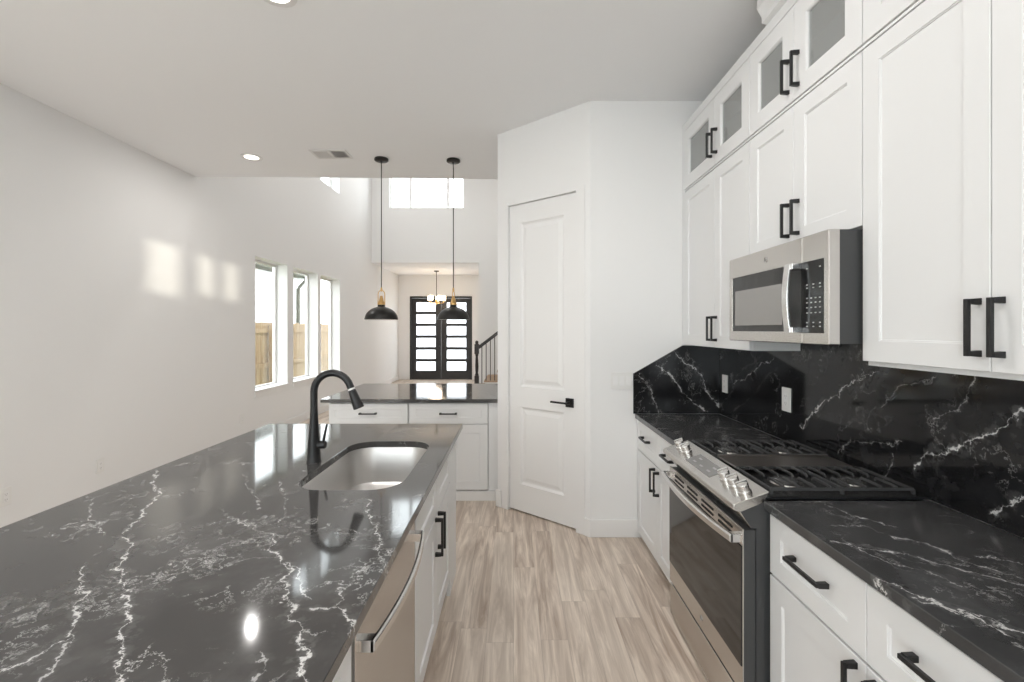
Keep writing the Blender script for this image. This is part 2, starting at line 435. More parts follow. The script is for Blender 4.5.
struct(wall('wall_front', 'y', Y_FW, Y_FW+0.14, X_FR, X_GR, 0, FCEIL))
struct(wall('wall_upper_front', 'y', Y_FW, Y_FW+0.14, X_L, X_GR, FCEIL, GCEIL+0.1, [(-2.91, -1.16, 4.30, 5.15)]))
struct(wall('wall_foyer', 'y', Y_DW, Y_DW+0.15, X_L, X_FR+0.14, 0, FCEIL+0.2, [(-3.0, -1.2, 0, 2.415)]))
struct(wall('wall_foyer_side', 'x', X_FR+0.05, X_FR+0.17, Y_FW+0.14, Y_DW, 0, FCEIL))
struct(wall('wall_great_room_right', 'x', X_GR, X_GR+0.15, Y_PW, Y_FW+0.14, 0, GCEIL+0.1))
struct(wall('wall_great_room_back', 'y', Y_PW+0.12, Y_PW+0.24, X_R, X_GR, 0, CEIL))
struct(wall('wall_above_kitchen', 'y', Y_CE-0.14, Y_CE-0.02, X_L, X_GR, CEIL+0.2, GCEIL+0.1))
# kitchen ceiling: its far edge runs very slightly out of square
bmk = MB()
bmk.prism([(X_L, Y_BK), (X_GR, Y_BK), (X_GR, 4.95), (X_L, 4.77)], 'z', CEIL, CEIL+0.2)
struct(bmk.build('ceiling', M['ceiling']))
struct(MB().box(X_L, Y_CE-0.1, GCEIL, X_GR, Y_FW+0.1, GCEIL+0.1).build('ceiling', M['ceiling']))
struct(MB().box(X_L, Y_FW+0.14, FCEIL, X_FR+0.14, Y_DW, FCEIL+0.1).build('ceiling', M['ceiling']))

# pantry: short return wall, angled wall with the door, side wall
PA = Vector((0.538, Y_PW)); PB = Vector((-0.13, 3.745))
PL = (PB-PA).length; ang = math.atan2(PA.y-PB.y, PA.x-PB.x)
pw = struct(MB().prism([(PA.x, PA.y), (X_R, Y_PW), (X_R, Y_PW+0.12), (PA.x+0.05, Y_PW+0.12)], 'z', 0, CEIL).build('wall_pantry_side', M['pwall'], bevel=0))
struct(MB().prism([(PB.x, PB.y), (PB.x+0.06, PB.y+0.06), (PB.x+0.10, PB.y+0.06), (PB.x+0.10, 4.93), (PB.x, 4.93)], 'z', 0, CEIL).build('wall_pantry_return', M['pwall']))
struct(MB().box(PB.x+0.10, 4.81, 0, X_GR, 4.93, CEIL).build('wall_pantry_rear', M['pwall']))
# local frame of the angled wall: x from PB (left) to PA (right), y into the pantry
def on_wall(k):      # where the sight line x = k*y meets the angled wall, measured from PB
    d = (PA-PB)/PL; return (k*PB.y-PB.x)/(d.x-k*d.y)
D0, D1, DH = on_wall(-0.0140), on_wall(0.1405), 2.455
pwl = wall('wall_pantry', 'y', 0, 0.11, 0, PL, 0, CEIL, [(D0, D1, 0, DH)], M['pwall'])
pwl.location = (PB.x, PB.y, 0); pwl.rotation_euler = (0,0,ang); struct(pwl)

# pantry door
def panel_slab(mb, x0, z0, x1, z1, yf, yb, panels, inset=0.022, dep=0.010):
    """slab with front face at yf carrying recessed panels with sloped moulding and a raised field."""
    us = sorted({x0, x1, *[p[0] for p in panels], *[p[2] for p in panels]})
    zs = sorted({z0, z1, *[p[1] for p in panels], *[p[3] for p in panels]})
    bm = mb.bm
    def V(x, y, z): return bm.verts.new((x,y,z))
    for i in range(len(us)-1):
        for j in range(len(zs)-1):
            cu, cz = (us[i]+us[i+1])/2, (zs[j]+zs[j+1])/2
            if any(p[0] < cu < p[2] and p[1] < cz < p[3] for p in panels): continue
            bm.faces.new([V(us[i],yf,zs[j]), V(us[i+1],yf,zs[j]), V(us[i+1],yf,zs[j+1]), V(us[i],yf,zs[j+1])])
    for p in panels:
        def ring(d, y): return [V(p[0]+d,y,p[1]+d), V(p[2]-d,y,p[1]+d), V(p[2]-d,y,p[3]-d), V(p[0]+d,y,p[3]-d)]
        rs = [ring(0, yf), ring(0.002, yf+0.004), ring(inset*0.55, yf+dep), ring(inset, yf+dep), ring(inset*2.1, yf+dep*0.35)]
        for a, b in zip(rs, rs[1:]):
            for k in range(4): bm.faces.new([a[k], a[(k+1)%4], b[(k+1)%4], b[k]])
        bm.faces.new(rs[-1])
    a = [V(x0,yf,z0), V(x1,yf,z0), V(x1,yf,z1), V(x0,yf,z1)]; b = [V(x0,yb,z0), V(x1,yb,z0), V(x1,yb,z1), V(x0,yb,z1)]
    for k in range(4): bm.faces.new([a[k], a[(k+1)%4], b[(k+1)%4], b[k]])
    bm.faces.new(b[::-1])
    bmesh.ops.remove_doubles(bm, verts=bm.verts, dist=1e-5)
pd = bpy.data.objects.new('door_1', None); C.objects.link(pd); struct(pd, 'white two-panel pantry door in the angled wall, black lever handle', 'door')
pd.location = (PB.x, PB.y, 0); pd.rotation_euler = (0,0,ang)
dm = MB(); w0, w1 = D0+0.012, D1-0.012
wd = w1-w0
panel_slab(dm, w0, 0.012, w1, DH-0.014, 0.022, 0.060,
    [(w0+0.110, 1.000, w1-0.118, DH-0.16), (w0+0.110, 0.225, w1-0.118, 0.838)], inset=0.026, dep=0.014)
dm.build('leaf', M['trim'], pd)
fm = MB(); fm.box(D0-0.001, -0.006, 0, D0+0.010, 0.11, DH); fm.box(D1-0.010, -0.006, 0, D1+0.001, 0.11, DH); fm.box(D0, -0.002, DH-0.011, D1, 0.11, DH)
fm.box(D0+0.01, 0.062, 0, D0+0.03, 0.075, DH-0.01); fm.box(D1-0.03, 0.062, 0, D1-0.01, 0.075, DH-0.01)
fm.box(D1, -0.006, 0, D1+0.062, 0, DH+0.02); fm.box(D0-0.055, -0.006, 0, D0, 0, DH+0.02)
fm.build('jamb', M['trim'], pd)
hx = w1-0.065
hm = MB(); hm.box(hx-0.033, 0.010, 0.883, hx+0.033, 0.0225, 0.949); hm.lathe([(0.012,-0.032),(0.012,0.012)], 16, (hx,0,0.916), 'y')
hm.box(hx-0.135, -0.040, 0.910, hx+0.012, -0.028, 0.924); hm.build('handle', M['black'], pd, bevel=0.002)
for hz in (0.30, 0.96, 1.60, 2.16):
    MB().lathe([(0.007, hz-0.05), (0.007, hz+0.05)], 10, (w0-0.004, 0.016, 0)).build('hinge', M['vent'], pd)

# baseboards
def base(name, x0, y0, x1, y1, **k): return struct(MB().box(x0, y0, 0, x1, y1, 0.125).build(name, M['trim'], bevel=0.004))
base('baseboard_left', X_L, Y_BK, X_L+0.014, Y_DW)
base('baseboard_pantry_side', PA.x-0.006, Y_PW-0.014, 0.90, Y_PW)
base('baseboard_front', X_FR, Y_FW-0.014, X_GR, Y_FW)
base('baseboard_foyer', X_L+0.014, Y_DW-0.014, -3.02, Y_DW)
base('baseboard_foyer', -1.18, Y_DW-0.014, X_FR+0.05, Y_DW)
base('baseboard_back', X_L, Y_BK, X_R, Y_BK+0.014)
bb = MB().box(-0.012, -0.014, 0, D0-0.056, 0, 0.14).build('baseboard_pantry', M['trim'], bevel=0.004); bb.location = (PB.x, PB.y, 0); bb.rotation_euler = (0,0,ang); struct(bb)
bb = MB().box(D1+0.063, -0.014, 0, PL+0.004, 0, 0.125).build('baseboard_pantry', M['trim'], bevel=0.004); bb.location = (PB.x, PB.y, 0); bb.rotation_euler = (0,0,ang); struct(bb)

# windows
nwin = [0]
def window(axis, at, a, b, z0, z1, out, mull=(), rail=None, sill=True, t=0.035, dp=0.0):
    nwin[0] += 1
    r = bpy.data.objects.new('window_%d' % nwin[0], None); C.objects.link(r); struct(r)
    def bx(mb, p0, p1, u0, u1, c0, c1):
        lo, hi = min(p0,p1), max(p0,p1)
        if axis == 'x': mb.box(lo, u0, c0, hi, u1, c1)
        else: mb.box(u0, lo, c0, u1, hi, c1)
    f = MB()
    p, q = at+out*(0.085+dp), at+out*(0.125+dp)
    bx(f, p, q, a, a+t, z0, z1); bx(f, p, q, b-t, b, z0, z1); bx(f, p, q, a+t, b-t, z0, z0+t); bx(f, p, q, a+t, b-t, z1-t, z1)
    for u in mull: bx(f, p, q, u-0.03, u+0.03, z0+t, z1-t)
    if rail: bx(f, p, q, a+t, b-t, rail-0.02, rail+0.02)
    f.build('frame', M['trim'], r, bevel=0.003)
    g = MB(); bx(g, at+out*(0.103+dp), at+out*(0.107+dp), a+t*0.8, b-t*0.8, z0+t*0.8, z1-t*0.8); g.build('glass_pane', M['glass'], r)
    if sill:
        s_ = MB(); bx(s_, at-out*0.022, at+out*(0.085+dp), a-0.03, b+0.03, z0-0.004, z0+0.016); s_.build('sill', M['trim'], r, bevel=0.003)
        s_ = MB(); bx(s_, at-out*0.010, at, a-0.015, b+0.015, z0-0.075, z0-0.004); s_.build('apron', M['trim'], r, bevel=0.002)
    return r
for a, b in WIN: window('x', X_L, a, b, WZ0, WZ1, -1, dp=0.075)
for a, b in CLER: window('x', X_L, a, b, 4.04, 4.85, -1, sill=False, dp=0.075)
window('y', Y_FW, -2.91, -1.16, 4.30, 5.15, 1, mull=(-2.43, -1.55), sill=False)
window('y', Y_BK, *BKH[0], -1, mull=(-2.075,), sill=False)  # added window behind the camera, lets in fill daylight
for h in BKH[1:]: window('y', Y_BK, *h, -1, sill=False, t=0.012)  # added, out of view: glass door for fill, transoms that cast the sun patches
for a, b in WIN: portal((X_L-0.215, (a+b)/2, (WZ0+WZ1)/2), (0, -PI/2, 0), WZ1-WZ0, b-a)
for a, b in CLER: portal((X_L-0.215, (a+b)/2, 4.445), (0, -PI/2, 0), 0.81, b-a)
portal(((-3.2-0.10)/2, Y_BK-0.14, 1.275), (PI/2, 0, 0), 3.1, 2.35)
portal((-2.035, Y_FW+0.13, 4.72), (-PI/2, 0, 0), 1.75, 0.85)

# front double door
fd = bpy.data.objects.new('door_2', None); C.objects.link(fd); struct(fd, 'dark double front door with six horizontal frosted lites per leaf', 'door')
fd.location = (-2.1, Y_DW+0.05, 0)
f = MB(); f.box(-0.90,-0.06,0,-0.855,0.08,2.41); f.box(0.855,-0.06,0,0.90,0.08,2.41); f.box(-0.855,-0.06,2.36,0.855,0.08,2.41); f.box(-0.855,-0.02,0,0.855,0.08,0.03)
f.build('frame', M['doordark'], fd, bevel=0.004)
for sgn in (-1, 1):
    x0, x1 = (-0.852, -0.003) if sgn < 0 else (0.003, 0.852)
    if sgn < 0: g0, g1 = x0+0.128, x1-0.160
    else: g0, g1 = x0+0.160, x1-0.128
    zz = [(0.255+i*0.3435, 0.255+i*0.3435+0.262) for i in range(6)]
    leaf = wall('leaf', 'y', 0.0, 0.045, x0, x1, 0.03, 2.355, [(g0, g1, a, b) for a, b in zz], M['doordark'], fd)
    for a, b in zz: MB().box(g0, 0.018, a, g1, 0.026, b).build('lite', M['frost'], leaf)
    hd = MB(); hd.box(-sgn*0 + sgn*0.06-0.012, -0.012, 0.93, sgn*0.06+0.012, 0, 1.16); hd.tube([(sgn*0.06,-0.012,0.95),(sgn*0.06,-0.05,0.97),(sgn*0.06,-0.055,1.04),(sgn*0.06,-0.045,1.11),(sgn*0.06,-0.012,1.13)], 0.008, 8)
    hd.build('handle', M['black'], leaf, smooth=True)
portal((-2.1, Y_DW+0.17, 1.2), (-PI/2, 0, 0), 1.7, 2.3)

# ------------------------------------------------------------------ cabinets
def handle_mb(length):
    """bar pull: bar along local x, feet towards +y, bar in front at y=-0.034"""
    L = length/2; mb = MB()
    mb.box(-L, -0.036, -0.0055, L, -0.026, 0.0055)
    for s in (-1, 1):
        cx = s*(L-0.0065)
        v = []
        mb.prism([(cx-0.0065,-0.028),(cx+0.0065,-0.028),(cx+0.0085,0.0),(cx-0.0085,0.0)], 'z', -0.0075, 0.0075)
    return mb
HM = {}
def handle(parent, x, y, z, vertical, length=0.145):
    if length not in HM:
        o = handle_mb(length).build('handle', M['black'], parent, bevel=0.0012); HM[length] = o.data
    else:
        o = bpy.data.objects.new('handle', HM[length]); C.objects.link(o); o.parent = parent
        b = o.modifiers.new('bevel', 'BEVEL'); b.width = 0.0012; b.segments = 2; b.limit_method = 'ANGLE'
    o.location = (x, y, z); o.rotation_euler = (0, PI/2 if vertical else 0, 0)
    return o
FT = 0.020
def front_panel(name, parent, x0, z0, x1, z1, fw=0.068, glass=False, m=None):
    """shaker front: flat frame, small step, sloped bead and flat field (or an open lite)."""
    mb = MB(); bm = mb.bm
    yf, yb = -FT-0.001, -0.001
    fw = min(fw, (z1-z0)*0.31)
    def ring(d, y): return [bm.verts.new(p) for p in ((x0+d,y,z0+d),(x1-d,y,z0+d),(x1-d,y,z1-d),(x0+d,y,z1-d))]
    prof = [(0, yb), (0, yf+0.0015), (0.0015, yf), (fw, yf), (fw+0.001, yf+0.003), (fw+0.004, yf+0.003), (fw+0.006, yf+0.0065)]
    if glass: prof += [(fw+0.006, yb)]
    rs = [ring(*p) for p in prof]
    for a, b in zip(rs, rs[1:]):
        for k in range(4): bm.faces.new([a[k], a[(k+1)%4], b[(k+1)%4], b[k]])
    if glass:
        for k in range(4): bm.faces.new([rs[-1][k], rs[-1][(k+1)%4], rs[0][(k+1)%4], rs[0][k]])
    else:
        bm.faces.new(rs[-1]); bm.faces.new(rs[0][::-1])
    o = mb.build(name, m or M['cab'], parent)
    if glass:
        d = fw+0.006
        MB().box(x0+d, yf+0.011, z0+d, x1-d, yf+0.015, z1-d).build('glass_pane', M['cabglass'], o)
    return o
def cabinet(name, label, loc, rz, w, dep, z0, z1, fronts, group=None, toe=0.0, toe_in=0.06, hollow=False, cat='cabinet', shelf=False):
    """origin: centre of the carcass front at floor level; local -y is the front."""
    t = thing(name, label, cat, loc, rz, group)
    b = MB(); h = w/2-0.0005
    if hollow:
        th = 0.018
        b.box(-h,0,z0,-h+th,dep,z1); b.box(h-th,0,z0,h,dep,z1); b.box(-h+th,0,z0,h-th,dep,z0+th); b.box(-h+th,0,z1-th,h-th,dep,z1); b.box(-h+th,dep-0.006,z0+th,h-th,dep,z1-th)
    else:
        b.box(-h, 0, z0, h, dep, z1)
    b.build('body', M['cab'], t)
    if toe:
        MB().box(-h, toe_in, 0, h, toe_in+0.016, z0).build('toe_kick', M['cab'], t)
    for fr in fronts:
        kind, x0, x1, a, c = fr[:5]; o = fr[5] if len(fr) > 5 else {}
        g = 0.0016
        p = front_panel('drawer' if kind == 'drawer' else ('false_drawer' if kind == 'false' else 'door'), t, x0+g, a+g, x1-g, c-g, glass=o.get('glass', False), fw=o.get('fw', 0.068))
        if 'h' in o:
            hx_, hz_, ver = o['h'][:3]; ln = o['h'][3] if len(o['h']) > 3 else 0.145
            handle(p, hx_, -FT-0.001, hz_, ver, ln)
    return t

XB = 0.876+FT       # base carcass front (right run)
CT = 0.863; CB = CT-0.030
# right run: local +x points towards the camera (rz=-90)
def rloc(y0, y1, X): return (X, (y0+y1)/2, 0)
w = 3.187-2.312
cabinet('base_cabinet', 'white base cabinet with two drawers between pantry wall and range', rloc(3.187, 2.312, XB-0.010), -PI/2, w, X_R-XB+0.004, 0.085, CB-0.002,
  [('drawer', -w/2, 0, 0.622, 0.822, {'h': (-w/4+0.01, 0.733, False)}), ('drawer', 0, w/2, 0.622, 0.822, {'h': (w/4, 0.733, False)}),
   ('door', -w/2, 0, 0.045, 0.617, {'h': (-0.040, 0.528, True)}), ('door', 0, w/2, 0.045, 0.617, {'h': (0.036, 0.528, True)})], toe=1)
def right_base(y1, y0, label):
    w = y1-y0
    return cabinet('base_cabinet', label, rloc(y0, y1, XB), -PI/2, w, X_R-XB-0.004, 0.085, CB-0.002,
      [('drawer', -w/2, 0, 0.622, 0.822, {'h': (-w/4, 0.737, False, 0.16)}), ('drawer', 0, w/2, 0.622, 0.822, {'h': (w/4, 0.737, False, 0.16)}),
       ('door', -w/2, 0, 0.045, 0.617, {'h': (-0.034, 0.528, True)}), ('door', 0, w/2, 0.045, 0.617, {'h': (0.034, 0.528, True)})], toe=1)
right_base(1.558, 0.705, 'white base cabinet with two drawers on the near side of the range')

# uppers
XU = 1.18+FT; UD = X_R-XU-0.003
Z_UB, Z_UM, Z_UT = 1.343, 2.398, 2.868
def upper(name, label, y1, y0, za, zb, hz, zd=None, zd0=None, glass=False, hollow=False, split=None, group=None, hoff=0.034, body0=None):
    w = y1-y0; sp = 0 if split is None else split
    o = {'glass': glass}
    a = zd0 or za; b = zd or zb
    if zd: o['fw'] = 0.078
    t = cabinet(name, label, rloc(y0, y1, XU), -PI/2, w, UD, za if body0 is None else body0, zb,
      [('door', -w/2, sp, a, b, dict(o, h=(sp-hoff, hz, True))), ('door', sp, w/2, a, b, dict(o, h=(sp+hoff, hz, True)))],
      hollow=hollow, group=group)
    if zd: MB().box(-w/2+0.0005, -FT-0.001, zd+0.001, w/2-0.0005, -0.0005, zb).build('top_rail', M['cab'], t, bevel=0.001)
    if zd0: MB().box(-w/2+0.0005, -FT+0.004, za, w/2-0.0005, -0.0005, zd0-0.002).build('bottom_rail', M['cab'], t, bevel=0.001)
    return t
Y0, Y1, Y2, Y3 = 3.150, 2.278, 1.543, 0.711
MB().box(1.180, 3.151, Z_UB, X_R-0.003, 3.187, Z_UT).build('filler_strip', M['cab'])
tag(bpy.data.objects['filler_strip'], 'narrow white filler strip between far wall cabinets and pantry wall', 'cabinet filler')
sp0 = (Y0+Y1)/2-2.677
upper('wall_cabinet', 'white two-door wall cabinet left of the microwave', Y0, Y1, Z_UB, Z_UM-0.004, 1.455, split=sp0, hoff=0.030)
upper('glass_front_cabinet', 'white glass-door cabinet at far end of the top row', Y0, Y1, Z_UM+0.004, Z_UT, 2.545, 2.815, 2.414, glass=True, hollow=True, split=sp0)
sp1 = (Y1+Y2)/2-1.920
upper('wall_cabinet', 'short white two-door cabinet directly above the microwave', Y1-0.001, Y2, 1.80, Z_UM-0.004, 1.915, split=sp1)
upper('glass_front_cabinet', 'white glass-door cabinet in the top row above the microwave', Y1-0.001, Y2, Z_UM+0.004, Z_UT, 2.53, 2.815, 2.414, glass=True, hollow=True, split=sp1)
sp2 = (Y2+Y3)/2-1.127
upper('wall_cabinet', 'tall white two-door wall cabinet nearest the camera', Y2-0.001, Y3, Z_UB, Z_UM-0.004, 1.455, split=sp2, body0=Z_UB-0.014, hoff=0.028)
upper('top_cabinet', 'white solid-door cabinet at top right corner, above tall wall cabinet', Y2-0.001, Y3, Z_UM+0.004, Z_UT, 2.53, 2.815, 2.414, split=sp2)
# stepped crown over the nearer cabinets
cr = MB().prism([(XU-0.018, Z_UT+0.001), (XU-0.040, Z_UT+0.012), (XU-0.040, Z_UT+0.035), (XU-0.062, Z_UT+0.075), (XU-0.062, CEIL), (X_R, CEIL), (X_R, Z_UT+0.001)], 'y', Y3, 2.13).build('trim_1', M['cab'])
struct(cr)

# countertops and backsplash
o = MB().box(0.846, 2.311, CB, X_R-0.0225, Y_PW-0.016, CT).build('countertop', M['ctr'], bevel=0.002)
tag(o, 'black marble countertop piece in the corner beyond the range', 'countertop')
o = MB().box(0.858, 0.30, CB, X_R-0.0225, 1.5635, CT).build('countertop', M['ctr'], bevel=0.002)
tag(o, 'black marble countertop with white veins on near side of range', 'countertop')
# last cabinet carries the near end of the worktop (at the frame edge)
right_base(0.702, 0.30, 'white base cabinet at the near end of the right worktop')
o = MB().box(X_R-0.0215, 0.30, CT+0.001, X_R-0.0015, Y_PW-0.001, 1.40).build('backsplash', M['spl'])
tag(o, 'long black marble backsplash with white veins behind the range', 'backsplash')
o = MB().prism([(0.836, CT+0.001), (X_R-0.0225, CT+0.001), (X_R-0.0225, 1.338), (1.178, 1.338), (0.836, 1.142)], 'y', Y_PW-0.014, Y_PW-0.0005).build('backsplash', M['sidespl'])
tag(o, 'black marble side splash with diagonal top on the pantry wall', 'backsplash')

# island (fronts face +x, rz=+90, local +x = world +y)
XI = -0.345-FT
def iloc(y0, y1): return (XI, (y0+y1)/2, 0)
w = 2.736-1.605
sk = cabinet('sink_base_cabinet', 'white sink base cabinet at far end of the island', iloc(1.605, 2.736), PI/2, w, 0.06, 0.10, CB-0.002,
  [('false', -w/2, -w/2+0.435, 0.622, 0.822), ('false', -w/2+0.435, -w/2+0.87, 0.622, 0.822),
   ('door', -w/2, -w/2+0.435, 0.105, 0.617, {'h': (-w/2+0.435-0.036, 0.537, True, 0.165)}), ('door', -w/2+0.435, -w/2+0.87, 0.105, 0.617, {'h': (-w/2+0.435+0.036, 0.537, True, 0.165)})], toe=1)
MB().box(-w/2+0.875, -FT, 0.0, w/2, 0.0, CB-0.002).build('end_stile', M['cab'], sk)
MB().box(w/2-0.018, 0.061, 0.0, w/2, 0.60, CB-0.002).build('side_panel', M['cab'], sk)
MB().box(-w/2, 0.061, 0.0, -w/2+0.018, 0.60, CB-0.002).build('side_panel', M['cab'], sk)
MB().box(-w/2+0.019, 0.061, 0.10, w/2-0.019, 0.60, 0.118).build('bottom_panel', M['cab'], sk)
w = 0.99-0.12
cabinet('base_cabinet', 'white island base cabinet on the near side of the dishwasher', iloc(0.12, 0.99), PI/2, w, 0.60, 0.10, CB-0.002,
  [('drawer', -w/2, 0, 0.622, 0.822, {'h': (-w/4, 0.737, False)}), ('drawer', 0, w/2-0.02, 0.622, 0.822, {'h': (w/4, 0.737, False)}),
   ('door', -w/2, 0, 0.105, 0.617, {'h': (-0.034, 0.528, True)}), ('door', 0, w/2-0.02, 0.105, 0.617, {'h': (0.034, 0.528, True)})], toe=1)
o = MB().box(-1.20, 0.12, 0, -0.967, 2.736, CB-0.001).build('island_knee_wall', M['cab'], bevel=0.003)
tag(o, 'white panelled knee wall under the seating side of the island', 'knee wall')

def rrect(x0, y0, x1, y1, r, n=8):
    pts = []
    for cx, cy, a0 in ((x1-r,y1-r,0),(x0+r,y1-r,90),(x0+r,y0+r,180),(x1-r,y0+r,270)):
        for k in range(n+1):
            a = math.radians(a0+90*k/n); pts.append((cx+r*math.cos(a), cy+r*math.sin(a)))
    return pts
SX0, SX1, SY0, SY1, SR = -0.828, -0.424, 1.668, 2.392, 0.12
bm = bmesh.new()
outer = [(-1.52, 0.05), (-0.317, 0.05), (-0.317, 2.84), (-1.52, 2.84)]; inner = rrect(SX0, SY0, SX1, SY1, SR)
def loop(pts, z):
    v = [bm.verts.new((x,y,z)) for x,y in pts]; return v, [bm.edges.new((v[i], v[(i+1)%len(v)])) for i in range(len(v))]
for z in (CT, CB):
    v1, e1 = loop(outer, z); v2, e2 = loop(inner, z)
    bmesh.ops.triangle_fill(bm, use_beauty=True, edges=e1+e2)
    if z == CT: top = (v1, v2)
    else: bot = (v1, v2)
for a, b in zip(top, bot):
    for i in range(len(a)): 
        j = (i+1) % len(a); bm.faces.new((a[i], a[j], b[j], b[i]))
bmesh.ops.recalc_face_normals(bm, faces=bm.faces)
me = bpy.data.meshes.new('island_countertop'); bm.to_mesh(me); bm.free(); me.materials.append(M['isl'])
o = bpy.data.objects.new('island_countertop', me); C.objects.link(o)
bv = o.modifiers.new('bevel', 'BEVEL'); bv.width = 0.002; bv.segments = 2; bv.limit_method = 'ANGLE'; bv.angle_limit = math.radians(50)
tag(o, 'large black marble island countertop with white veins and sink cutout', 'countertop')

# sink
sk = thing('sink', 'stainless undermount sink set in the island countertop', 'sink', ((SX0+SX1)/2, (SY0+SY1)/2, CB-0.0025))
hw, hl = (SX1-SX0)/2+0.006, (SY1-SY0)/2+0.006
mb = MB(); rings = []
for d, z, r in ((-0.03, 0, SR+0.03), (0, 0, SR), (0.002, -0.006, SR), (0.012, -0.12, SR-0.01), (0.022, -0.175, SR-0.02), (0.05, -0.198, SR-0.04), (0.10, -0.203, 0.04)):
    rings.append([mb.bm.verts.new((x,y,z)) for x, y in rrect(-hw+d, -hl+d, hw-d, hl-d, r)])
for a, b in zip(rings, rings[1:]):
    for i in range(len(a)): mb.bm.faces.new((a[i], a[(i+1)%len(a)], b[(i+1)%len(a)], b[i]))
mb.bm.faces.new(rings[-1])
bs = mb.build('basin', M['steel2'], sk, smooth=True)
so = bs.modifiers.new('solid', 'SOLIDIFY'); so.thickness = 0.0015; so.offset = 1
MB().lathe([(0.042,-0.2025),(0.042,-0.1995),(0.034,-0.1985),(0.030,-0.2015)], 24).build('drain', M['chrome'], sk, smooth=True)

# faucet
fx, fy = -0.886, 2.025
fc = thing('faucet', 'matte black gooseneck pull-down faucet beside the island sink', 'faucet', (fx, fy, CT))
mb = MB(); mb.lathe([(0.031,0.0),(0.031,0.006),(0.0285,0.012),(0.0275,0.03),(0.025,0.08),(0.0205,0.14),(0.0175,0.19),(0.0158,0.235)], 28)
mb.build('body', M['black'], fc, smooth=True)
path = [(0,0,0.232),(0,0,0.29)]
R = 0.082
for k in range(0, 15):
    a = PI - k*PI*0.90/14
    path.append((R+R*math.cos(a), 0, 0.312+R*math.sin(a)*1.0))
path.append(tuple(Vector(path[-1])+(Vector(path[-1])-Vector(path[-2])).normalized()*0.012)); e = Vector(path[-1]); dr = (Vector(path[-1])-Vector(path[-2])).normalized(); dr = (dr+Vector((0.0,0,-0.10))).normalized()
mb = MB(); mb.tube(path, 0.0155, 16, up=(0,1,0)); mb.build('spout', M['black'], fc, smooth=True)
mb = MB(); mb.tube([e, e+dr*0.008], 0.0160, 16, up=(0,1,0)); mb.build('collar', M['plastic'], fc, smooth=True)
mb = MB(); mb.tube([e+dr*0.008, e+dr*0.014, e+dr*0.05, e+dr*0.085, e+dr*0.094, e+dr*0.096], [0.0155,0.0170,0.0200,0.0235,0.0235,0.019], 20, up=(0,1,0)); mb.build('spray_head', M['black'], fc, smooth=True)
mb = MB(); mb.lathe([(0.014,0.015),(0.0175,0.018),(0.0175,0.046),(0.015,0.052)], 18, (0,0,0.075), 'x')
mb.tube([(0.040,0,0.080),(0.046,-0.004,0.105),(0.060,-0.006,0.168)], [0.0062,0.0058,0.0048], 10); mb.build('lever', M['black'], fc, smooth=True)

# dishwasher
dw = thing('dishwasher', 'stainless dishwasher with curved bar handle built into the island', 'dishwasher', (-0.345, 1.297, 0), PI/2)
W2 = 0.302
MB().box(-W2, 0.032, 0.10, W2, 0.59, CB-0.004).build('body', M['darkside'], dw)
mb = MB(); mb.prism([(0.030,0.105),(0.0,0.108),(0.0,0.785),(0.004,0.812),(0.012,0.822),(0.030,0.822)], 'x', -W2+0.003, W2-0.003); mb.build('door', M['steel'], dw, bevel=0.002)
MB().box(-W2, 0.062, 0.0, W2, 0.078, 0.10).build('toe_kick', M['darkside'], dw)
def bow_handle(parent, L, z, out, m, hh=0.013, tt=0.006, n=14):
    mb = MB(); pts = []
    for k in range(n+1):
        u = -1+2*k/n; pts.append((u*L, -out*(0.55+0.45*(1-u*u)), z))
    bm = mb.bm; rs = []
    for (x, y, zz_) in pts:
        rs.append([bm.verts.new(p) for p in ((x,y-tt,zz_-hh*0.7),(x,y-tt,zz_+hh*0.7),(x,y-tt*0.3,zz_+hh),(x,y+tt,zz_+hh),(x,y+tt,zz_-hh),(x,y-tt*0.3,zz_-hh))])
    for a, b in zip(rs, rs[1:]):
        for k in range(6): bm.faces.new((a[k], a[(k+1)%6], b[(k+1)%6], b[k]))
    bm.faces.new(rs[0]); bm.faces.new(rs[-1][::-1])
    for s_ in (-1, 1):
        a, b = sorted((s_*L, s_*(L-0.026))); mb.box(a, -out*0.6, z-hh, b, 0.001, z+hh)
    return mb.build('handle', m, parent, bevel=0.0015)
bow_handle(dw, W2-0.022, 0.742, 0.056, M['chrome'], 0.014)

# peninsula
YP = 3.87
for i, (x0, x1, lab) in enumerate(((-1.572, -0.894, 'left white base cabinet of the far peninsula, behind the faucet'), (-0.892, -0.214, 'right white base cabinet of the far peninsula, next to pantry'))):
    w = x1-x0
    cabinet('base_cabinet', lab, ((x0+x1)/2, YP+FT, 0), 0, w, 0.60, 0.085, CB-0.002,
      [('drawer', -w/2+0.004, w/2-0.004, 0.650, 0.823, {'h': (0, 0.738, False), 'fw': 0.05}),
       ('door', -w/2+0.004, 0, 0.088, 0.643, {'h': (-0.034, 0.55, True)}), ('door', 0, w/2-0.004, 0.088, 0.643, {'h': (0.034, 0.55, True)})])
o = MB().box(-1.572, YP-0.012, 0, -0.15, YP+0.019, 0.080).build('plinth', M['trim'], bevel=0.002); tag(o, 'white plinth board along the foot of the peninsula cabinets', 'plinth')
o = MB().box(-0.212, YP+0.008, 0.081, -0.132, YP+0.6, CB-0.002).build('filler_strip', M['cab']); tag(o, 'white filler strip between peninsula cabinets and pantry wall', 'cabinet filler')
o = MB().box(-1.572, YP+0.625, 0, -0.132, YP+0.74, CB-0.001).build('peninsula_knee_wall', M['cab']); tag(o, 'white knee wall on the far side of the peninsula', 'knee wall')
o = MB().box(-1.625, 3.835, CB, -0.132, 4.95, CT).build('peninsula_countertop', M['isl'], bevel=0.002); tag(o, 'black marble peninsula countertop under the two pendant lamps', 'countertop')

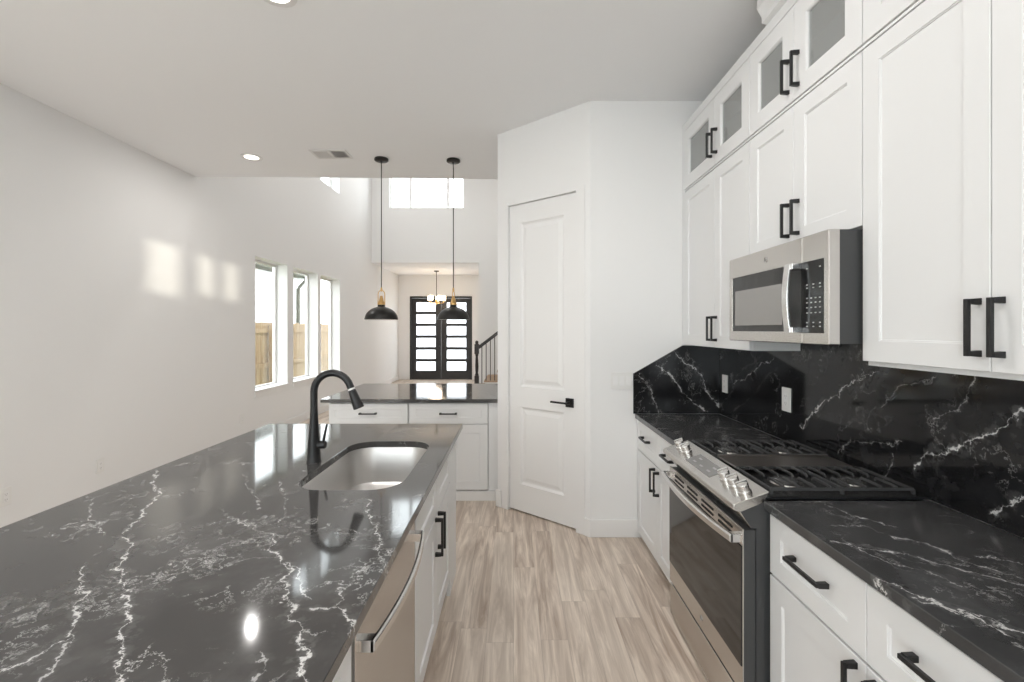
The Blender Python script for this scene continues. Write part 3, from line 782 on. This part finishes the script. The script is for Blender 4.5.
# ------------------------------------------------------------------ microwave (front faces -x)
mwX = 1.070
mw = thing('microwave', 'stainless over-the-range microwave with curved vertical handle', 'microwave', (mwX, (2.262+1.548)/2, 1.397), -PI/2)
w = (2.262-1.548)/2; hh = 0.395
MB().box(-w+0.004, 0.040, 0.004, w-0.004, X_R-mwX-0.024, hh-0.001).build('body', M['darkside'], mw)
MB().box(-w+0.05, 0.06, -0.003, w-0.20, 0.30, 0.004).build('grease_filter', M['slot'], mw)
xs = w-0.143   # seam between door and control panel
def mw_face(name, x0, x1, holes, m=M['steel']):
    return wall(name, 'y', 0.0, 0.040, x0, x1, 0.0, hh, holes, m, mw)
wx = w-0.262; zg0, zg1 = 0.046, 0.300
d_ = mw_face('door', -w, xs, [(-w+0.029, wx, zg0, zg1)])
b_ = d_.modifiers.new('bevel', 'BEVEL'); b_.width = 0.005; b_.segments = 3; b_.limit_method = 'ANGLE'
MB().box(-w+0.029, 0.004, zg0, wx, 0.03, zg1).build('window', M['ovenglass'], d_)
mesh_m = mat('screen_mesh', (0.34, 0.33, 0.32), 0.25, 0.4)
MB().box(-w+0.055, 0.0025, 0.072, wx-0.012, 0.0038, 0.236).build('screen', mesh_m, d_)
MB().box(w-0.236, -0.0012, zg0-0.006, xs-0.0012, 0.001, zg1).build('dark_glass', M['panelglass'], d_)
p_ = mw_face('control_panel', xs+0.002, w, [])
b_ = p_.modifiers.new('bevel', 'BEVEL'); b_.width = 0.004; b_.segments = 3; b_.limit_method = 'ANGLE'
MB().box(xs+0.0025, -0.0012, zg0-0.006, w-0.025, 0.001, zg1).build('touch_panel', M['panelglass'], p_)
bt = mat('button_print', (0.50, 0.50, 0.49), 0.5)
rows = [(0.064,3),(0.078,3),(0.113,4),(0.132,4),(0.150,4),(0.166,4),(0.203,3),(0.215,3),(0.274,2)]
for zr, n in rows:
    for k in range(n):
        cx = w-0.112 + k*(0.070/max(n-1,1)); MB().box(cx-0.0045, -0.0018, zr-0.002, cx+0.0045, -0.0012, zr+0.002).build('button', bt, p_)
mb = MB(); pts = []
for k in range(13):
    u = -1+2*k/12; pts.append((w-0.178, -0.030-0.012*(1-u*u), 0.170+u*0.130))
mb.tube(pts, 0.010, square=True, sx=0.45, sy=1.7, up=(0,1,0))
for z0_, z1_ in ((0.040, 0.062), (0.278, 0.300)): mb.box(w-0.195, -0.033, z0_, w-0.150, 0.001, z1_)
mb.build('handle', M['chrome'], d_, bevel=0.002)
def emblem(parent, x, z, y, r=0.013):
    mb = MB(); mb.tube([(x+r*math.cos(a), y, z+r*math.sin(a)) for a in [2*PI*k/28 for k in range(29)]], 0.0011, 6, cap=False, up=(0,1,0))
    mb.tube([(x+r*0.78*math.cos(a), y, z+r*0.78*math.sin(a)) for a in [2*PI*k/28 for k in range(29)]], 0.0005, 6, cap=False, up=(0,1,0))
    o = mb.build('emblem', M['chrome'], parent)
    me = text_mesh('GE', r*1.05); me.materials.append(M['touch'])
    t = bpy.data.objects.new('emblem_letters', me); C.objects.link(t); t.parent = o; t.location = (x, y, z); t.rotation_euler = (PI/2, 0, 0)
emblem(d_, -0.03, 0.349, -0.0008)

# ------------------------------------------------------------------ range (front faces -x); local x from -R2 (far) to +R2 (near)
RY0, RY1 = 1.570, 2.307; rc = (RY0+RY1)/2; R2 = (RY1-RY0)/2
RX = 0.790
rg = thing('range', 'stainless slide-in gas range with black cast iron grates', 'range', (RX, rc, 0), -PI/2)
def ly(X): return X-RX            # world X -> local y
MB().box(-R2+0.004, 0.048, 0.03, R2-0.004, ly(1.425), 0.858).build('body', M['darkside'], rg)
for sx_ in (-1, 1):
    for yy in (0.09, 0.55): MB().lathe([(0.016,0),(0.016,0.03)], 12, (sx_*(R2-0.05), yy, 0)).build('foot', M['slot'], rg)
ck = MB().prism([(ly(0.872),0.864),(ly(1.430),0.864),(ly(1.430),0.873),(ly(1.41),0.875),(ly(0.885),0.875),(ly(0.872),0.873)], 'x', -R2, R2).build('cooktop', M['enamel'], rg, bevel=0.002)
cp = MB().prism([(ly(0.882),0.892),(ly(0.765),0.851),(ly(0.757),0.846),(ly(0.757),0.828),(ly(0.775),0.822),(ly(0.80),0.790),(ly(0.815),0.768),(ly(0.866),0.768),(ly(0.866),0.860)], 'x', -R2, R2)
cp = cp.build('control_panel', M['steel'], rg, bevel=0.0025)
for s_ in (-1, 1):
    a, b = sorted((s_*(R2+0.0004), s_*(R2-0.003)))
    MB().prism([(ly(0.870),0.858),(ly(0.782),0.822),(ly(0.803),0.788),(ly(0.818),0.766),(ly(0.870),0.766)], 'x', a, b).build('end_cap', M['darkside'], cp)
sl = math.atan2(0.892-0.851, 0.882-0.765)
def on_panel(X): return 0.851+(X-0.765)*math.tan(sl)
def tilted(name, m, parent, x, X, z_up=0.0):
    o = bpy.data.objects.new(name, m) if not isinstance(m, MB) else None
    return o
tp = MB().box(-0.125, -0.036, 0, 0.125, 0.036, 0.0016).build('touch_display', M['touch'], cp, bevel=0.0005)
tp.location = (rc-1.953, ly(0.818), on_panel(0.818)); tp.rotation_euler = (sl, 0, 0)
for i in range(3):
    for j in range(2):
        if (i, j) == (1, 1): continue
        b2 = MB().box(-0.014, -0.004, 0, 0.014, 0.004, 0.0004).build('display_key', mat('key_print', (0.30,0.295,0.29), 0.4), tp); b2.location = (-0.07+i*0.07, -0.014+j*0.028, 0.0017)
for yk in (2.238, 2.160, 1.765, 1.693, 1.621):
    k = MB(); k.lathe([(0.024,0),(0.024,0.008),(0.020,0.010),(0.0215,0.030),(0.0195,0.034),(0.006,0.0345)], 24)
    k.box(-0.0045, -0.020, 0.030, 0.0045, 0.020, 0.044)
    k = k.build('knob', M['chrome'], cp, bevel=0.001)
    k.location = (rc-yk, ly(0.822), on_panel(0.822)); k.rotation_euler = (sl, 0, 0)
# oven door
od = MB().box(-R2+0.003, 0.005, 0.190, R2-0.003, 0.046, 0.758).build('oven_door', M['darkside'], rg, bevel=0.003)
MB().box(-R2+0.003, 0.0, 0.190, R2-0.003, 0.005, 0.760).build('front_plate', M['steel'], od, bevel=0.001)
MB().box(-R2+0.006, -0.0035, 0.285, R2-0.006, 0.0, 0.700).build('window', M['ovenglass'], od, bevel=0.001)
for zz_ in (0.716, 0.737):
    for k in range(4):
        cx = -0.235+k*0.157; MB().box(cx-0.055, -0.0022, zz_-0.004, cx+0.055, 0.001, zz_+0.004).build('vent_slot', M['slot'], od)
h_ = bow_handle(od, R2-0.012, 0.725, 0.062, M['chrome'], 0.0145, 0.007)
emblem(od, 0.02, 0.236, -0.0012, 0.011)
MB().box(-R2+0.003, 0.002, 0.022, R2-0.003, 0.045, 0.176).build('storage_drawer', M['steel'], rg, bevel=0.003)
# grates
GX0, GX1 = ly(0.900), ly(1.395)
def grate(x0, x1):
    mb = MB(); zt = 0.899; r = 0.0038; e = 0.014
    def bar(p, q, rr=r): mb.tube([p, q], rr, square=True, sx=1.35, sy=1.0, up=(0,0,1))
    for xx in (x0, x1): bar((xx,GX0,zt-0.006), (xx,GX1,zt-0.006))
    for yy in (GX0, GX1): bar((x0,yy,zt-0.006), (x1,yy,zt-0.006))
    xm = (x0+x1)/2; bar((x0, (GX0+GX1)/2, zt-0.004), (x1, (GX0+GX1)/2, zt-0.004))
    for f_ in (0.10, 0.21, 0.32, 0.43, 0.57, 0.68, 0.79, 0.90):
        yy = GX0+(GX1-GX0)*f_
        for a, s_ in ((x0, 1), (x1, -1)):
            L = (x1-x0)/2-0.022
            mb.tube([(a, yy, zt-0.012), (a+s_*0.012, yy, zt-0.002), (a+s_*0.03, yy, zt), (a+s_*L, yy, zt), (a+s_*(L+0.008), yy, zt-0.010)], 0.0030, square=True, sx=1.6, sy=1.0, up=(0,0,1))
    for xx in (x0, x1):
        for yy in (GX0, (GX0+GX1)/2, GX1): mb.box(xx-0.005, yy-0.005, 0.875, xx+0.005, yy+0.005, zt-0.006)
    return mb.build('grate', M['iron'], rg, bevel=0.001)
XA0, XA1 = -R2+0.022, rc-2.025
XC0, XC1 = rc-1.835, R2-0.022
grate(XA0, XA1); grate(XC0, XC1)
cg = MB(); x0, x1 = XA1+0.004, XC0-0.004
cg.box(x0, GX0+0.004, 0.883, x1, GX1-0.004, 0.891); cg.box(x0, GX0+0.004, 0.891, x0+0.006, GX1-0.004, 0.897); cg.box(x1-0.006, GX0+0.004, 0.891, x1, GX1-0.004, 0.897)
for xx in (x0+0.004, x1-0.016):
    for yy in (GX0+0.01, GX1-0.022): cg.box(xx, yy, 0.875, xx+0.012, yy+0.012, 0.883)
cg.build('griddle', mat('griddle_steel', (0.33, 0.30, 0.28), 0.3, 0.9), rg, bevel=0.002)
for cx in ((XA0+XA1)/2, (XC0+XC1)/2):
    for yy, r in ((GX0+0.125, 0.045), (GX1-0.125, 0.036)):
        b = MB().lathe([(r+0.012,0.875),(r+0.010,0.879),(r,0.882)], 24, (cx, yy, 0)).build('burner', M['steel'], rg, smooth=True)
        MB().lathe([(r-0.004,0.882),(r-0.002,0.888),(r-0.006,0.891),(0.004,0.892)], 24, (cx, yy, 0)).build('burner_cap', M['iron'], b, smooth=True)

# ------------------------------------------------------------------ plates, vent, lamps
def plate(name, label, cat, loc, rot, wid, hei, kind):
    t = thing(name, label, cat, loc, 0); t.rotation_euler = rot
    MB().box(-wid/2, -0.006, -hei/2, wid/2, 0, hei/2).build('cover_plate', M['plastic'], t, bevel=0.002)
    if kind == 'outlet':
        MB().box(-0.017, -0.008, -0.034, 0.017, -0.006, 0.034).build('receptacle', M['trim'], t, bevel=0.001)
        for s_ in (-1, 1):
            mb = MB(); 
            for dx in (-0.006, 0.006): mb.box(dx-0.001, -0.0085, s_*0.018-0.004, dx+0.001, -0.0079, s_*0.018+0.005)
            mb.box(-0.002, -0.0085, s_*0.018-0.011, 0.002, -0.0079, s_*0.018-0.008)
            mb.build('socket_slots', M['ventgrey'], t)
    else:
        for k in range(kind):
            cx = (k-(kind-1)/2)*0.046
            MB().prism([(-0.006,-0.033),(-0.012,-0.033),(-0.008,0),(-0.0075,0.033),(-0.006,0.033)], 'x', cx-0.0165, cx+0.0165).build('rocker', M['trim'], t, bevel=0.0008)
    return t
plate('wall_outlet', 'white outlet on black backsplash near the far corner', 'outlet', (X_R-0.0220, 3.085, 1.083), (0,0,-PI/2), 0.074, 0.120, 'outlet')
plate('wall_outlet', 'white outlet on black backsplash above the range', 'outlet', (X_R-0.0220, 2.389, 1.083), (0,0,-PI/2), 0.076, 0.125, 'outlet')
plate('wall_outlet', 'white outlet on left wall below the sun patches', 'outlet', (X_L+0.0005, 3.67, 0.354), (0,0,PI/2), 0.072, 0.118, 'outlet')
plate('wall_outlet', 'white outlet on left wall just before the windows', 'outlet', (X_L+0.0005, 5.59, 0.353), (0,0,PI/2), 0.072, 0.118, 'outlet')
plate('wall_outlet', 'white outlet on left wall at the left frame edge', 'outlet', (X_L+0.0005, 2.985, 0.354), (0,0,PI/2), 0.072, 0.118, 'outlet')
plate('light_switch', 'white rocker switch plate on the pantry side wall', 'switch', (0.757, Y_PW-0.0005, 1.092), (0,0,0), 0.150, 0.118, 3)

vt = thing('ceiling_vent', 'white louvered air vent in the kitchen ceiling', 'vent', (-1.66, 4.155, CEIL-0.0005))
mb = MB(); 
for a in ((-0.165,-0.105,-0.14,0.105),(0.14,-0.105,0.165,0.105),(-0.14,-0.105,0.14,-0.075),(-0.14,0.075,0.14,0.105),(-0.012,-0.075,0.012,0.075)): mb.box(a[0],a[1],-0.007,a[2],a[3],0)
mb.build('frame', M['vent'], vt, bevel=0.002)
MB().box(-0.14,-0.075,-0.0015,0.14,0.075,0).build('duct', M['slot'], vt)
for s_ in (-1, 1):
    for k in range(7):
        cx = s_*0.076 - 0.052 + k*0.0175; b = MB()
        b.prism([(cx-0.008*s_, -0.0015), (cx+0.006*s_, -0.010), (cx+0.0075*s_, -0.009), (cx-0.006*s_, -0.0015)], 'y', -0.074, 0.074); b.build('louver', M['vent'], vt)

def can(loc, label, power=1.0):
    t = thing('recessed_light', label, 'ceiling light', loc, 0)
    MB().lathe([(0.092,0.0),(0.092,-0.004),(0.086,-0.006),(0.062,-0.004),(0.062,0.0)], 32, closed=True).build('trim_ring', M['vent'], t, smooth=True)
    MB().lathe([(0.0615,-0.0005),(0.061,-0.003),(0.004,-0.0032)], 32).build('diffuser', M['can'], t)
    d = bpy.data.lights.new('can_light', 'AREA'); d.shape = 'DISK'; d.size = 0.04; d.energy = CAN_W*power; d.color = (1.0, 0.975, 0.945)
    l = bpy.data.objects.new('can_light', d); C.objects.link(l); l.parent = t; l.location = (0,0,-0.012)
can((-2.43, 4.23, CEIL), 'lit round recessed ceiling light left of the vent')
can((-1.13, 2.17, CEIL), 'lit recessed ceiling light at the top edge above the island')
can((0.30, 1.70, CEIL), 'added unseen fill light in the ceiling over the aisle before the range')  # kitchen cans from here on are out of view, added to brighten the room
can((0.30, 0.0, CEIL), 'added unseen fill light in the ceiling above the camera, over the aisle')
can((-1.13, 0.0, CEIL), 'added unseen fill light in the ceiling over the near end of the island')
can((-2.43, 0.0, CEIL), 'added unseen fill light in the ceiling by the left wall, near end')
can((-2.2, 6.4, GCEIL), 'added unseen fill light high in the great room, near left', 2.3)  # great room cans, out of view, added to lift its brightness
can((0.6, 6.4, GCEIL), 'added unseen fill light high in the great room, near right', 2.3)
can((-2.2, 9.2, GCEIL), 'added unseen fill light high in the great room, far left', 2.3)
can((0.6, 9.2, GCEIL), 'added unseen fill light high in the great room, far right', 2.3)

def pendant(loc, label, group=None):
    t = thing('pendant_lamp', label, 'pendant lamp', loc, 0)
    zc = CEIL; zb = 1.543-CEIL
    MB().lathe([(0.062,0),(0.064,-0.004),(0.064,-0.018),(0.056,-0.024),(0.012,-0.026),(0.008,-0.040)], 28).build('canopy', M['bronze'], t, smooth=True)
    MB().lathe([(0.0045,-0.038),(0.0045,zb+0.285)], 8).build('rod', M['bronze'], t)
    r = 0.152; n = 10
    out = [(r*math.cos(math.radians(a)), zb+0.135*math.sin(math.radians(a))**0.92 if a else zb) for a in [k*76/n for k in range(n+1)]]
    out = [(r*math.cos(math.radians(k*74/n)), zb+0.122*math.sin(math.radians(k*74/n))) for k in range(n+1)]
    inn = [(x-0.003, z-0.003 if i else z) for i, (x, z) in enumerate(out)][::-1]
    MB().lathe([(r+0.003,zb),(r+0.003,zb+0.004)]+out[1:]+[(0.033,zb+0.135)]+[(0.030,zb+0.118)], 40).bm.free()
    mb = MB(); mb.lathe([(r+0.002,zb+0.001)]+out[1:]+[(0.034,zb+0.122),(0.034,zb+0.138),(0.010,zb+0.138)]+[(0.010,zb+0.118)]+[(x,z) for x,z in inn], 40, closed=True)
    s_ = mb.build('shade', M['bronze'], t, smooth=True)
    inner = [(x-0.0045, z-0.005 if i else z+0.001) for i, (x, z) in enumerate(out)]
    mb = MB(); mb.lathe([(r-0.001, zb), *inner[1:], (0.012, zb+0.112), (0.012, zb+0.113)]+[(x+0.001, z+0.001) for x, z in inner[::-1]], 40, closed=True); mb.build('shade_lining', M['shadewhite'], s_, smooth=True)
    MB().lathe([(0.036,zb+0.139),(0.036,zb+0.150),(0.030,zb+0.158),(0.022,zb+0.175),(0.017,zb+0.200),(0.012,zb+0.210),(0.012,zb+0.222)], 24).build('socket', M['brass'], t, smooth=True)
    mb = MB()
    arch = [(-0.032,0,zb+0.150),(-0.031,0,zb+0.205)] + [(-0.031*math.cos(a),0,zb+0.235+0.040*math.sin(a)) for a in [PI*k/8 for k in range(9)]] + [(0.031,0,zb+0.205),(0.032,0,zb+0.150)]
    mb.tube(arch, 0.0042, 8, up=(0,1,0)); mb.lathe([(0.008,zb+0.262),(0.010,zb+0.275),(0.007,zb+0.300)], 12)
    mb.build('yoke', M['brass'], t, smooth=True)
    MB().lathe([(0.012,zb+0.110),(0.014,zb+0.09),(0.028,zb+0.06),(0.030,zb+0.045),(0.020,zb+0.022),(0.004,zb+0.016)], 16).build('bulb', M['shadewhite'], t, smooth=True)
    return t
p1 = pendant((-1.237, 4.27, CEIL), 'black dome pendant with brass yoke, the left one of two')
p2 = copy_tree(p1); p2.location = (-0.567, 4.30, CEIL); p2.rotation_euler = (0,0,math.radians(80)); p2['label'] = 'black dome pendant on the right, hanging before the front door'

ch = thing('chandelier', 'small brass chandelier with glowing glass shades in the foyer', 'chandelier', (-2.06, 12.2, FCEIL))
MB().lathe([(0.07,0),(0.07,-0.02),(0.02,-0.035)], 20).build('canopy', M['bronze'], ch, smooth=True)
MB().lathe([(0.009,-0.03),(0.009,-0.86)], 8).build('rod', M['bronze'], ch)
MB().lathe([(0.012,-0.76),(0.03,-0.80),(0.03,-0.86),(0.01,-0.89)], 16).build('hub', M['brass'], ch, smooth=True)
for k in range(5):
    a = 2*PI*k/5+0.35; dx, dy = math.cos(a), math.sin(a)
    ar = MB(); ar.tube([(0.02*dx,0.02*dy,-0.84),(0.10*dx,0.10*dy,-0.875),(0.19*dx,0.19*dy,-0.85),(0.20*dx,0.20*dy,-0.80)], 0.008, 8); ar = ar.build('arm', M['brass'], ch, smooth=True)
    MB().lathe([(0.02,-0.80),(0.05,-0.79),(0.055,-0.67),(0.052,-0.67),(0.045,-0.78),(0.01,-0.785)], 16, (0.2*dx,0.2*dy,0)).build('glass_shade', M['bulb'], ar, smooth=True)
d = bpy.data.lights.new('chandelier_light', 'POINT'); d.energy = 8; d.color = (1.0,0.80,0.62); d.shadow_soft_size = 0.15
l = bpy.data.objects.new('chandelier_light', d); C.objects.link(l); l.parent = ch; l.location = (0,0,-1.0)

# ------------------------------------------------------------------ staircase
st = thing('staircase', 'staircase with dark handrail and balusters rising beside the foyer', 'staircase', (-0.84, 9.35, 0))
run, rise = 0.262, 0.200; N = 15
mb = MB(); prof = [(0,0)]
for k in range(N): prof += [(k*run, (k+1)*rise-0.03), ((k+1)*run, (k+1)*rise-0.03)]
prof += [(N*run, 0)]
mb.prism(prof, 'y', 0.0, 1.3); mb.build('stringer', M['trim'], st)
for k in range(N): MB().box(k*run-0.025, -0.02, (k+1)*rise-0.03, (k+1)*run, 1.3, (k+1)*rise).build('tread', M['tread'], st, bevel=0.004)
n0 = (0.085, 0.03)
mb = MB(); q = 0.045
mb.box(n0[0]-q, n0[1]-q, 0.0, n0[0]+q, n0[1]+q, 0.50)
mb.lathe([(0.030,0.50),(0.042,0.52),(0.026,0.55),(0.034,0.64),(0.036,0.70),(0.024,0.90),(0.034,0.93),(0.034,0.95)], 16, (n0[0],n0[1],0))
mb.box(n0[0]-q, n0[1]-q, 0.95, n0[0]+q, n0[1]+q, 1.13)
mb.lathe([(0.05,1.13),(0.05,1.145),(0.03,1.155),(0.034,1.185),(0.028,1.21),(0.008,1.222)], 16, (n0[0],n0[1],0)); mb.build('newel', M['railwood'], st, smooth=True)
sl_ = rise/run
mb = MB(); mb.tube([(n0[0]+0.03, n0[1], 1.05+0.03*sl_), (N*run, n0[1], 1.05+(N*run-n0[0])*sl_)], 0.034, square=True, sx=0.95, sy=0.9, up=(0,0,1)); mb.build('handrail', M['railwood'], st, bevel=0.012)
k = 0
x = n0[0]+0.105
while x < N*run-0.1:
    z0 = (int(x/run)+1)*rise; b = MB(); b.tube([(x, n0[1], z0), (x, n0[1], 1.03+(x-n0[0])*sl_)], 0.008, square=True); b.build('baluster', M['railwood'], st); x += 0.0875

# ------------------------------------------------------------------ outside
gr = MB().box(-14, -4, -0.55, X_L-0.23, 22, -0.40).build('yard_ground', M['grass']); tag(gr, 'grass strip of the side yard outside the left windows', 'ground'); gr['kind'] = 'structure'
fn = thing('wooden_fence', 'tan cedar picket fence seen through the left windows', 'fence', (-5.3, 4.0, -0.4))
mb = MB(); y = 0
while y < 16:
    mb.box(-0.009, y, 0.03, 0.009, y+0.138, 2.00+random.uniform(-0.012,0.012)); y += 0.142
mb.build('pickets', M['fence'], fn)
for z in (0.35, 1.05, 1.78): MB().box(0.010, 0, z, 0.048, 16, z+0.09).build('rail', M['fence'], fn)
for k in range(7): MB().box(0.049, k*2.44+0.9, 0, 0.138, k*2.44+0.99, 1.95).build('post', M['fence'], fn)
hs = thing('neighbour_house', 'white sided neighbouring house with olive eave and downspout beyond the fence', 'house', (-7.33, 2.0, -0.4))
mb = MB()
for k in range(18): mb.prism([(0,k*0.2),(0.022,k*0.2),(0.004,k*0.2+0.2),(0,k*0.2+0.2)], 'y', 0, 13.4)
mb.box(-6, 0, 0, 0, 13.4, 3.62); mb.build('siding', M['siding'], hs)
MB().box(-6.2, -0.5, 3.59, 0.22, 13.75, 3.64).build('soffit', M['eave'], hs)
mb = MB(); mb.prism([(0.22,3.58),(0.33,3.62),(0.34,3.74),(0.22,3.74)], 'y', -0.5, 13.75); mb.build('gutter', M['eave'], hs)
mb = MB(); mb.prism([(0.22,3.64),(-3,5.3),(-6.2,3.64)], 'y', -0.5, 13.75); mb.build('roof', M['roofing'], hs)
mb = MB(); mb.tube([(0.28,13.45,3.60),(0.28,13.45,3.50),(0.10,13.40,3.28),(0.07,13.40,3.18),(0.07,13.40,0.1)], 0.045, square=True); mb.build('downspout', M['eave'], hs)
ps = MB().box(-5, Y_DW+0.16, -0.12, 1, Y_DW+4, -0.02).build('porch_slab', M['concrete']); tag(ps, 'pale concrete porch slab outside the front door', 'porch'); ps['kind'] = 'structure'
